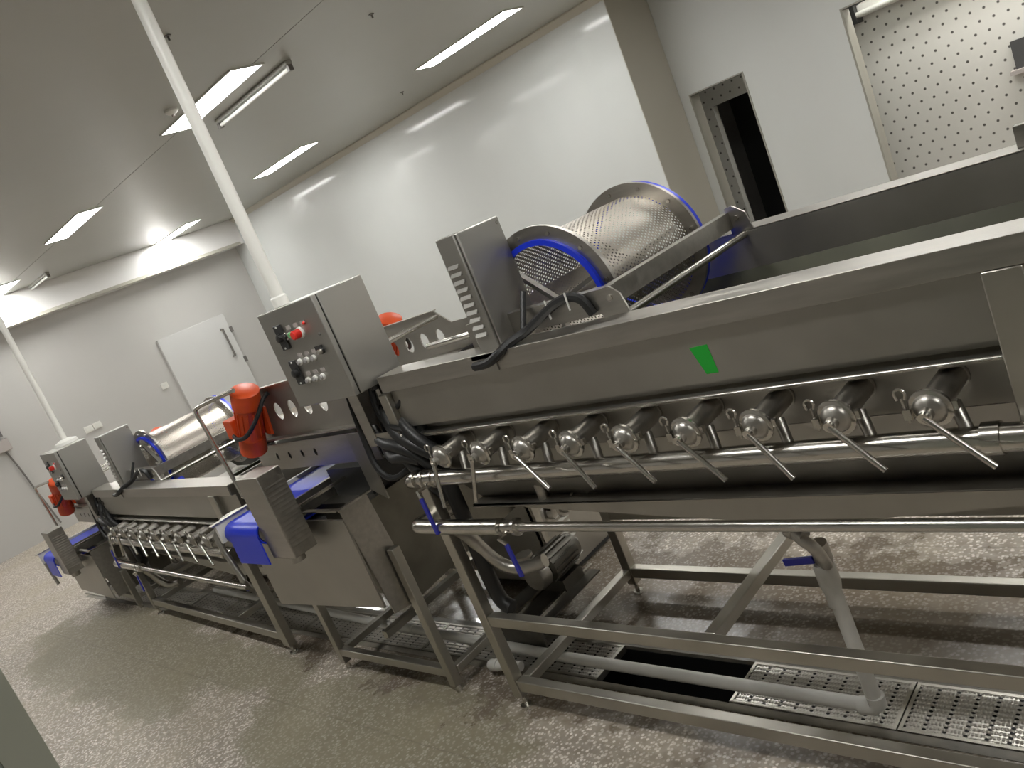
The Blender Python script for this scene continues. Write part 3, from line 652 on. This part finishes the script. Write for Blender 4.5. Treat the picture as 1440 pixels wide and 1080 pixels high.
def control_cabinet(fr, zo, label, detail=True):
    Z = lambda z: z+zo
    X0, X1 = -2.463, -2.128
    T = Thing('control_cabinet', label, 'control cabinet', fr, (-2.3, 1.5, Z(1.2)))
    T.part('enclosure', MB().box(X0+.003, X1, 1.409, 1.587, Z(1.226), Z(1.557)), CABST, bevel=.003)
    T.part('gasket', MB().box(X0+.008, X1-.004, 1.404, 1.409, Z(1.229), Z(1.554)), BLACK)
    d = T.part('door', MB().box(X0, X1, 1.385, 1.404, Z(1.226), Z(1.557)), CABST, bevel=.003)
    yf = 1.385
    def rnd(x, z, r, t_, m, nm, lab=None, ring=None):
        if ring: T.part('bezel', MB().lathe((x, yf, Z(z)), (0, -1, 0), [(0, r*1.25), (.006, r*1.25), (.008, r)], 16), ring, d)
        return T.part(nm, MB().lathe((x, yf-.004, Z(z)), (0, -1, 0), [(0, r), (t_, r), (t_+.003, r*.8)], 16), m, d, lab)
    for (x, z) in ((-2.372, 1.466), (-2.378, 1.344)):
        T.part('speed_dial_plate', MB().box(x-.022, x+.022, yf-.006, yf, Z(z-.042), Z(z+.042)), BPLAS, d, 'black plate with a small screw at each end', bevel=.002)
        for s in (-.036, .036): T.part('screw', MB().cyl((x, yf-.006, Z(z+s)), (x, yf-.009, Z(z+s)), .003, 6), WHITEP, d)
        T.part('dial_knob', MB().lathe((x, yf-.006, Z(z)), (0, -1, 0), [(0, .015), (.012, .013), (.014, .010)], 14), BPLAS, d)
    rnd(-2.338, 1.466, .0095, .010, BPLAS, 'button', 'black button with a chrome bezel', POLISH)
    rnd(-2.299, 1.466, .0095, .012, GREENB, 'button', 'pale green push button', None)
    rnd(-2.258, 1.463, .0150, .026, REDB, 'emergency_stop', 'red mushroom stop button', WHITEP)
    rnd(-2.213, 1.488, .005, .003, REDB, 'indicator_lamp', 'small red mark')
    rnd(-2.188, 1.390, .0085, .014, POLISH, 'key_switch', 'round key switch on a black plate', BPLAS)
    T.part('key_plate', MB().box(-2.222, -2.182, yf-.003, yf, Z(1.393), Z(1.408)), BPLAS, d)
    for z, xs in ((1.375, (-2.334, -2.292, -2.249)), (1.311, (-2.334, -2.291, -2.247))):
        for x in xs:
            rnd(x, z, .0085, .006, LENS, 'indicator_lamp', 'round grey lamp in a white ring', WHITEP)
            T.part('name_tag', MB().box(x+.001, x+.024, yf-.0015, yf, Z(z+.015), Z(z+.027)), LABEL, d)
    for x in (-2.316, -2.272, -2.228): T.part('name_tag', MB().box(x-.010, x+.014, yf-.0015, yf, Z(1.483), Z(1.496)), LABEL, d)
    T.part('lock', MB().cyl((-2.165, yf, Z(1.44)), (-2.165, yf-.004, Z(1.44)), .005, 8), HANDLE, d)
    # bracket that carries the cabinet
    T.part('bracket_post', MB().sheet([(-2.275, 1.56), (-2.275, 1.455), (-2.225, 1.455)], 'z', Z(1.03), Z(1.226), .004), STEEL)
    T.part('bracket_arm', MB().sheet([(1.455, Z(1.07)), (1.455, Z(1.03)), (1.56, Z(1.03))], 'x', -2.275, -2.10, -.004), STEEL)
    T.part('bracket_plate', MB().prism([(-2.15, Z(1.226)), (-2.09, Z(1.226)), (-2.02, Z(1.02)), (-2.10, Z(1.02))], 'y', 1.595, 1.602), SHEET)
    # cable conduits hanging beneath
    for pts in ([(-2.20, 1.50, Z(1.226)), (-2.20, 1.48, Z(1.15)), (-2.17, 1.47, Z(1.09)), (-2.09, 1.46, Z(1.07)), (-2.06, 1.50, Z(1.03))],
                [(-2.18, 1.52, Z(1.226)), (-2.15, 1.50, Z(1.15)), (-2.10, 1.49, Z(1.13)), (-2.06, 1.50, Z(1.17)), (-2.04, 1.55, Z(1.22))],
                [(-2.34, 1.50, Z(1.226)), (-2.31, 1.47, Z(1.16)), (-2.31, 1.46, Z(1.05)), (-2.30, 1.45, Z(.95)), (-2.24, 1.45, Z(.90)), (-2.16, 1.48, Z(.93))],
                [(-2.12, 1.50, Z(1.15)), (-2.10, 1.50, Z(1.06)), (-2.07, 1.49, Z(.98)), (-2.06, 1.50, Z(.85))]):
        T.part('cable', MB().tube(pts, .011, 8, 2), BLACK)
    for pts in ([(-2.30, 1.50, Z(1.08)), (-2.22, 1.46, Z(1.035)), (-2.13, 1.45, Z(1.02)), (-2.07, 1.47, Z(.97)), (-2.05, 1.50, Z(.90))],
                [(-2.20, 1.50, Z(1.14)), (-2.14, 1.465, Z(1.06)), (-2.07, 1.46, Z(1.015)), (-2.02, 1.475, Z(.975)), (-2.02, 1.51, Z(.94))],
                [(-2.16, 1.52, Z(1.12)), (-2.09, 1.475, Z(1.07)), (-2.03, 1.47, Z(1.01)), (-2.00, 1.50, Z(.96))],
                [(-2.26, 1.50, Z(1.0)), (-2.20, 1.46, Z(.975)), (-2.13, 1.45, Z(.985)), (-2.08, 1.47, Z(.96))],
                [(-2.24, 1.52, Z(1.10)), (-2.18, 1.48, Z(1.00)), (-2.12, 1.46, Z(.96)), (-2.10, 1.48, Z(.88)), (-2.08, 1.51, Z(.80))]):
        T.part('hose', MB().tube(pts, .021, 10, 2), BLACK, label='thick black hose')
    T.part('terminal_case', MB().box(-2.36, -2.22, 1.62, 1.72, Z(.84), Z(1.0)), BPLAS, label='black plastic case behind the hoses', bevel=.004)
    T.part('toggle', MB().tube([(-2.16, 1.50, Z(1.0)), (-2.12, 1.47, Z(1.035)), (-2.09, 1.45, Z(1.055))], .004, 6), POLISH)
    for x in (-2.20, -2.18, -2.34): T.part('cable_gland', MB().cyl((x, 1.50, Z(1.226)), (x, 1.50, Z(1.205)), .015, 10), BPLAS)
    return T

def ell(cx, cz, rx, rz, n=20, t=0): return [(cx+rx*math.cos(2*PI*k/n)*math.cos(t)-rz*math.sin(2*PI*k/n)*math.sin(t), cz+rx*math.cos(2*PI*k/n)*math.sin(t)+rz*math.sin(2*PI*k/n)*math.cos(t)) for k in range(n)]
def vibrating_screen(fr, zo, label):
    Z = lambda z: z+zo
    T = Thing('vibrating_screen', label, 'vibrating screen', fr, (-2.75, 1.93, Z(.9)))
    for y, nm in ((1.60, 0), (2.25, 1)):
        prof = [(-3.30, Z(1.06)), (-3.30, Z(1.20)), (-3.18, Z(1.275)), (-2.66, Z(1.285)), (-2.58, Z(1.222)), (-2.16, Z(1.222)), (-2.16, Z(1.07))]
        holes = [ell(x, Z(1.172), .026, .036) for x in (-3.01, -2.90, -2.79, -2.68)]
        p = T.part('side_plate', MB().prism(prof, 'y', y, y+.006, holes), SHEET)
        s = -1 if nm == 0 else 1
        T.part('flange', MB().box(-3.30, -2.16, y+(.006 if s > 0 else -.03), y+(.036 if s > 0 else 0), Z(1.062), Z(1.068)), STEEL, p)
        T.part('flange', MB().prism([(-3.18, Z(1.275)), (-2.66, Z(1.285)), (-2.66, Z(1.290)), (-3.18, Z(1.280))], 'y', y-.012, y+.018), STEEL, p)
        h2 = [ell(x, Z(.985), .010, .016, 12) for x in (-3.16, -3.06, -2.96, -2.86)]
        T.part('channel_beam', MB().prism([(-3.32, Z(.93)), (-3.32, Z(1.035)), (-2.45, Z(1.035)), (-2.45, Z(.93))], 'y', y-.014, y-.008, h2), STEEL)
        T.part('slot_shade_backing', MB().box(-3.31, -2.46, y+.0, y+.004, Z(.932), Z(1.033)), DARKG)  # dark sheet added behind the slots so they read as shaded holes
        T.part('channel_flange', MB().box(-3.32, -2.45, y-.014, y+.03, Z(1.035), Z(1.04)).box(-3.32, -2.45, y-.014, y+.03, Z(.925), Z(.93)), STEEL)
        for x in (-3.22, -2.55):
            sp = MB()
            pts = [(x+.016*math.cos(g), y+.012+.016*math.sin(g), Z(1.04)+.024*g/(2*PI*3.4)) for g in [i*2*PI*3.4/40 for i in range(41)]]
            T.part('spring', sp.tube(pts, .003, 6), HANDLE)
    for x, z in ((-2.655, 1.262), (-3.15, 1.24)):
        T.part('cross_tube', MB().cyl((x, 1.606, Z(z)), (x, 2.25, Z(z)), .012, 12), POLISH)
    T.part('inner_rail', MB().cyl((-2.72, 2.20, Z(1.155)), (-2.30, 2.20, Z(1.165)), .014, 12), POLISH)
    T.part('screen_deck', MB().prism([(-3.30, Z(1.07)), (-2.16, Z(1.115)), (-2.16, Z(1.12)), (-3.30, Z(1.075))], 'y', 1.606, 2.25), STEEL)
    T.part('inlet_chute', MB().prism([(-2.34, Z(1.13)), (-2.06, Z(1.195)), (-2.06, Z(1.2)), (-2.34, Z(1.135))], 'y', 1.62, 2.23), POLISH)
    T.part('pivot_disc', MB().lathe((-2.42, 1.588, Z(1.10)), (0, -1, 0), [(0, .04), (.01, .04), (.012, .015), (.03, .015)], 18), SHEET)
    T.part('deck_bar', MB().box(-2.40, -2.16, 1.57, 1.60, Z(1.10), Z(1.125)), SHEET)
    return T

def vibration_motor(fr, zo, y, label, s=-1):
    Z = lambda z: z+zo
    top = Vector((-3.055, y, Z(1.305))); bot = Vector((-3.215, y, Z(1.045))); d = (bot-top).normalized(); L = (bot-top).length
    T = Thing('vibration_motor', label, 'motor', fr, (-3.08, y, Z(1.1)))
    T.part('end_cover', MB().lathe(top, d, [(0, .052), (.004, .058), (.075, .058), (.080, .054)], 24), ORANGE)
    T.part('housing', MB().lathe(top+d*.08, d, [(0, .052), (.01, .049), (L-.17, .049), (L-.16, .052)], 24), ORANGE)
    T.part('end_cover', MB().lathe(top+d*(L-.08), d, [(0, .054), (.004, .055), (.075, .055), (.08, .048)], 24), ORANGE)
    n_ = d.orthogonal().normalized()
    rib = MB()
    for k in range(14):
        g = 2*PI*k/14; a = n_*math.cos(g)+d.cross(n_)*math.sin(g)
        rib.bar(top+d*.095+a*.051, top+d*(L-.095)+a*.051, .004, .008, a)
    T.part('cooling_ribs', rib, ORANGE)
    q = top+d*(L*.55)
    T.part('terminal_box', MB().bar(q+Vector((-.062, s*.028, .046)), q+Vector((-.072, s*.028, -.036)), .062, .066, (1, 0, 0)), ORANGE, label='square orange terminal box', bevel=.004)
    T.part('foot_plate', MB().bar(q+Vector((.035, -s*.048, .06)), q+Vector((0, -s*.048, -.06)), .10, .012, (0, 1, 0)), ORANGE)
    T.part('cable', MB().tube([q+Vector((-.05, s*.06, -.02)), q+Vector((-.01, s*.075, -.035)), q+Vector((.05, s*.065, -.035)), q+Vector((.10, s*.04, .0)), q+Vector((.125, s*.0, .045)), q+Vector((.135, -s*.03, .085)), q+Vector((.135, -s*.06, .095))], .009, 8, 2), BLACK)
    return T

def belt_conveyor(fr, zo, label, gl):
    Z = lambda z: z+zo
    T = Thing('belt_conveyor', label, 'conveyor', fr, (-2.95, 1.5, Z(.7)))
    x0, x1 = -3.13, -2.868; zc = Z(.818); r = .045; y0 = 1.272
    prof = []
    for k in range(13):
        g = PI/2+PI*k/12; prof.append((y0+r*math.cos(g), zc+r*math.sin(g)))
    prof = [(1.95, zc+r)]+prof+[(1.95, zc-r)]
    inner = [(1.95, zc-r+.006)]+[(y0+(r-.006)*math.cos(PI*1.5-PI*k/12), zc+(r-.006)*math.sin(PI*1.5-PI*k/12)) for k in range(13)]+[(1.95, zc+r-.006)]
    T.part('belt', MB().prism(prof+inner, 'x', x0, x1), BLUE, label='smooth royal blue belt')
    T.part('pulley', MB().cyl((x0-.005, y0, zc), (x1+.005, y0, zc), r-.008, 18), STEEL)
    T.part('side_rail', MB().box(x0-.03, x0-.012, 1.215, 1.95, zc-.02, zc+.058), WHITEP, label='white edge strip with a dark slot')
    T.part('side_rail', MB().box(x1+.006, x1+.022, 1.35, 1.95, zc-.02, zc+.052), STEEL)
    T.part('guide_bar', MB().box(-2.705, -2.69, 1.345, 1.56, Z(.874), Z(.884)), POLISH)
    T.part('rail_slot', MB().box(x0-.032, x0-.03, 1.24, 1.9, zc+.01, zc+.03).box(x0-.026, x0-.016, 1.23, 1.9, zc+.055, zc+.057), DARKG)
    T.part('scraper', MB().box(x0-.034, x0-.008, 1.20, 1.40, zc+.058, zc+.064), STEEL)
    T.part('apron', MB().prism([(1.227, zc), (1.224, Z(.705)), (1.229, Z(.705)), (1.232, zc)], 'x', x0+.03, x1), BLUE, label='blue belt hanging below the pulley')
    g = T.part('drive_guard', MB().box(-2.862, -2.700, 1.245, 1.345, Z(.722), Z(1.048)), STEEL, label=gl, bevel=.003)
    for k in range(15):
        z = Z(1.0)-.0165*k
        T.part('louver', MB().prism([(-2.700, z), (-2.6988, z-.004), (-2.6988, z-.007), (-2.700, z-.009)], 'y', 1.253, 1.338), STEEL, g)
    T.part('motor_stub', MB().cyl((-2.80, 1.30, Z(.722)), (-2.80, 1.30, Z(.68)), .03, 14), SHEET)
    T.part('under_tray', MB().box(x0, x1+.01, 1.34, 1.9, zc-.085, zc-.07), DARKG)
    return T

def catch_tank(fr, zo, label):
    Z = lambda z: z+zo
    T = Thing('catch_tank', label, 'tank', fr, (-2.85, 1.8, 0))
    X0, X1 = -3.30, -2.495
    T.part('front_panel', MB().prism([(X0, Z(.80)), (X1-.02, Z(.80)), (X1-.02, max(.14, Z(.44))), (X0, max(.14, Z(.40)))], 'y', 1.375, 1.383), SHEET)
    T.part('side_panel', MB().prism([(1.375, Z(.835)), (1.50, Z(.835)), (1.53, max(.14, Z(.38))), (1.40, max(.14, Z(.40)))], 'x', X1-.02, X1-.014), STEEL)
    T.part('body', MB().prism([(1.50, Z(.80)), (2.25, Z(.80)), (2.25, max(.16, Z(.42))), (1.53, max(.14, Z(.38)))], 'x', X0, X1-.03), DARKREF, label='steel side of the tank with its dark reflection painted in')  # dark under-machine reflection is put into the base colour
    T.part('dark_opening_block', MB().box(-2.80, -2.56, 1.56, 1.9, Z(.80), Z(.915)), BPLAS, label='black block standing for the dark opening at the rear of the belt')  # black block added in place of the shaded opening behind the belt
    T.part('rim', MB().box(-2.75, X1-.01, 1.368, 1.388, Z(.835), Z(.84)).box(X1-.024, X1-.006, 1.368, 1.52, Z(.835), Z(.842)), POLISH)
    T.part('splash_plate', MB().prism([(-2.50, Z(1.06)), (-2.42, Z(1.06)), (-2.42, Z(.80)), (-2.50, Z(.84))], 'y', 1.52, 1.526), SHEET)
    def leg(x0, x1, y):
        l = T.part('leg', MB().box(x0, x1, y, y+.036, .03, max(.3, Z(.62))), FRAME, bevel=.003)
        T.part('foot', MB().cyl(((x0+x1)/2, y+.018, 0), ((x0+x1)/2, y+.018, .03), .012, 8), POLISH, l)
    for x in (-3.25, -2.50):
        for y in (YF+.005, 2.15): leg(x, x+.036, y)
    for y in (YF+.007, 2.152): T.part('rail', MB().box(-3.25, -2.47, y, y+.032, .07, .105), FRAME, bevel=.003)
    for x in (-3.235, -2.485): T.part('cross_beam', MB().box(x, x+.032, YF+.04, 2.15, .072, .103), FRAME, bevel=.003)
    T.part('cross_beam', MB().box(-2.86, -2.83, YF+.04, 2.15, .18, .21), FRAME)
    return T

def pump_set(fr, zo, label):
    Z = lambda z: z+zo
    T = Thing('pump_cabinet', label, 'pump', fr, (-2.6, 2.4, 0))
    hz = .47
    T.part('housing', MB().box(-2.95, -2.475, 2.15, 2.66, .03, hz), SHEET, bevel=.004)
    T.part('lid', MB().box(-2.96, -2.465, 2.14, 2.67, hz, hz+.012), SHEET)
    for k in range(9):
        z = hz-.15-.030*k
        T.part('louver', MB().prism([(-2.475, z), (-2.468, z-.012), (-2.475, z-.014)], 'y', 2.26, 2.34), SHEET)
    for k in range(4):
        z = hz-.10-.030*k
        T.part('louver', MB().prism([(-2.475, z), (-2.468, z-.012), (-2.475, z-.014)], 'y', 2.46, 2.54), SHEET)
    T.part('foot', MB().box(-2.93, -2.89, 2.17, 2.64, 0, .03), DARKG); T.part('foot', MB().box(-2.54, -2.50, 2.17, 2.64, 0, .03), DARKG)
    return T

def water_pump(fr, label):
    fr = Frame((fr.loc.x-.40, fr.loc.y+.22, fr.loc.z-.225), fr.rz)
    T = Thing('water_pump', label, 'pump', fr, (-1.85, 1.75, .345))
    T.part('base_plate', MB().box(-2.08, -1.79, 1.50, 1.90, .345, .352).box(-2.08, -1.79, 1.50, 1.51, .25, .352), DARKST)
    T.part('pump_head', MB().lathe((-1.90, 1.66, .46), (0, 1, 0), [(0, .02), (0, .050), (.01, .056), (.05, .056), (.055, .05)], 22), STEEL)
    T.part('motor', MB().lathe((-1.90, 1.72, .46), (0, 1, 0), [(0, .05), (.01, .062), (.16, .062), (.165, .055), (.19, .052)], 22), DARKST)
    fn = MB()
    for k in range(16):
        g = 2*PI*k/16; fn.bar((-1.90+.064*math.cos(g), 1.735, .46+.064*math.sin(g)), (-1.90+.064*math.cos(g), 1.875, .46+.064*math.sin(g)), .003, .01, (math.cos(g), 0, math.sin(g)))
    T.part('cooling_ribs', fn, DARKST)
    T.part('foot', MB().box(-1.96, -1.84, 1.74, 1.86, .352, .40), DARKST)
    T.part('outlet_flange', MB().lathe((-1.90, 1.66, .53), (0, 0, 1), [(0, .02), (.03, .02), (.03, .035), (.042, .035)], 16), STEEL)
    for k in range(2): T.part('slide_rail', MB().box(-1.98+.12*k, -1.965+.12*k, 1.53, 1.93, .352, .360), POLISH)
    return T

def handrail(fr, zo, label):
    Z = lambda z: z+zo
    T = Thing('tube_rail', label, 'rail', fr, (-3.36, 1.5, Z(.5)))
    T.part('upright', MB().tube([(-3.02, 1.47, Z(1.325)), (-3.34, 1.45, Z(1.30)), (-3.375, 1.45, Z(1.285)), (-3.36, 1.45, Z(1.2)), (-3.33, 1.45, Z(.90)), (-3.33, 1.45, Z(.88))], .009, 10, 2), POLISH)
    T.part('foot_tube', MB().tube([(-3.33, 1.45, Z(.88)), (-3.30, 1.45, Z(.875)), (-3.24, 1.45, Z(.875))], .010, 10), POLISH)
    T.part('hoop', MB().tube([(-3.10, 1.40, Z(.87)), (-3.20, 1.33, Z(.87)), (-3.27, 1.28, Z(.85)), (-3.285, 1.25, Z(.80)), (-3.26, 1.25, Z(.72)), (-3.22, 1.25, Z(.60))], .012, 10, 2), STEEL)
    return T

A = Frame((0, 0, 0), 0, 1.0)
phi = math.radians(-2.8)
# far, lower set of machines: local x=-.383 at the right leg lands on (-3.75, 1.49)
def far_frame(xl, yl, target, sx):
    v = Matrix.Rotation(phi, 3, 'Z') @ Vector((xl*sx, yl, 0)); return Frame((target[0]-v.x, target[1]-v.y, 0), phi, sx)
C_ = far_frame(-.383, 1.465, (-3.74, 1.487), 1.075)
DZ = -.325
washing_tank(A, 0, 'large steel washing tank nearest the camera with nine levered jet valves')
washing_tank(C_, DZ, 'lower steel washing tank farther down the line behind the blue conveyor', full=False)
rotary_drum(A, 0, 'perforated steel drum with blue rims on the near washing tank')
rotary_drum(C_, DZ, 'perforated steel drum on the far, lower washing tank')
drive_box(A, 0, 'tall grey guard box with louvers standing on the near tank rim before the drum')
drive_box(C_, DZ, 'grey guard box on the far tank rim next to the far control cabinet')
control_cabinet(A, 0, 'steel control cabinet with red stop button above the near tank end')
control_cabinet(C_, DZ, 'distant steel control cabinet beside the far white conduit')
for fr, zo, nm in ((A, 0, 'near'), (C_, DZ, 'far')):
    far = nm == 'far'
    vibrating_screen(fr, zo, 'steel vibrating screen with holed side plates behind the near control cabinet' if not far else 'far vibrating screen at the left end of the line')
    vibration_motor(fr, zo, 1.53, 'orange vibration motor standing in front below the near control cabinet' if not far else 'small distant orange motor at the left end of the line', -1)
    vibration_motor(fr, zo, 2.33, 'orange vibration motor half hidden behind the near control cabinet' if not far else 'distant orange motor on the rear side of the far screen', 1)
    belt_conveyor(fr, zo, 'short conveyor with bright blue belt and tall steel guard in mid line' if not far else 'far short conveyor at the left end over the floor', 'tall ribbed steel guard over the belt drive')
    catch_tank(fr, zo, 'steel catch tank on a square tube frame under the near conveyor' if not far else 'far steel catch tank under the far conveyor')
    handrail(fr, zo, 'bent steel tube rail left of the near orange motor' if not far else 'thin bent tube rail at the far left end of the line')
pump_set(A, 0, 'low steel cabinet with louvers on the floor behind the near tank')
water_pump(A, 'steel water pump on a shelf under the left end of the near tank')
pump_set(Frame((C_.loc.x+.9, C_.loc.y-.25, 0), phi), 0, 'low steel cabinet under the far washing tank')
conduit(-2.44, 1.475, 1.559, 'white conduit rising from the near control cabinet to the ceiling', [(0, .028), (.03, .028), (.035, .024)])
p = C_.pt((-2.34, 1.53, 1.235))
conduit(p.x, p.y, 1.235, 'thin distant white conduit above the far control cabinet', [(0, .075), (.02, .07), (.035, .03)], .019)

# white PVC drain pipe, running along the channel
t = Thing('drain_pipe', 'white plastic drain pipe running low under the machines', 'pipe', WORLD, (-1.0, 1.68, .05))
t.part('riser', MB().tube([(-.985, 1.68, .45), (-.975, 1.68, .05)], .020, 14), PVC)
t.part('reducer', MB().lathe((-.987, 1.68, .48), (0, 0, -1), [(0, .024), (.01, .028), (.055, .028), (.085, .022), (.12, .022)], 14), PVC)
t.part('elbow', MB().tube([(-.972, 1.68, .085), (-.972, 1.68, .05), (-1.02, 1.68, .045)], .024, 14, 1), PVC)
t.part('long_pipe', MB().tube([(-.99, 1.68, .048), (-2.0, 1.69, .048), (-3.2, 1.73, .05), (-5.2, 1.83, .05)], .0195, 14), PVC)
t.part('coupling', MB().cyl((-3.0, 1.7235, .05), (-3.1, 1.727, .05), .024, 14), PVC)
t = Thing('capped_pipe', 'short white pipe end lying left of the near tank front leg', 'pipe', WORLD, (-2.3, 1.6, .05))
t.part('pipe', MB().cyl((-2.37, 1.60, .045), (-2.24, 1.615, .045), .018, 14), PVC); t.part('end_cap', MB().lathe((-2.35, 1.602, .045), (-1, -.1, 0), [(0, .022), (.035, .022), (.045, .015)], 14), PVC)

# drain grates
gl = []
xs = [(-.932+.49*k, -.932+.49*(k+1)) for k in range(4)][::-1]+[(-1.42, -.932)]
x = -1.93
while x > -6.9: xs.append((x-.49, x)); x -= .49
names = {4: 'pierced steel grate carrying the white elbow, right of the open pit', 5: 'pierced steel grate just left of the open black pit', 6: 'second pierced grate left of the open pit, under the near catch tank', 7: 'third pierced grate left of the open pit', 3: 'pierced steel grate at the lower right corner of the photo'}
for i, (a, b_) in enumerate(xs):
    lb = names.get(i, 'pierced steel grate over the drain channel under the left machines' if i > 7 else 'pierced steel grate over the drain channel beyond the photo')
    t = Thing('drain_grate', lb, 'grate', WORLD, ((a+b_)/2, 1.75, 0), 'pierced grates over the drain channel')
    t.part('plate', MB().box(a+.012, b_-.012, TY0+.012, TY1-.012, -.006, .003), GRATE)
    t.part('border', MB().box(a+.002, a+.012, TY0+.002, TY1-.002, -.02, .004).box(b_-.012, b_-.002, TY0+.002, TY1-.002, -.02, .004).box(a+.012, b_-.012, TY0+.002, TY0+.012, -.02, .004).box(a+.012, b_-.012, TY1-.012, TY1-.002, -.02, .004), FRAME)
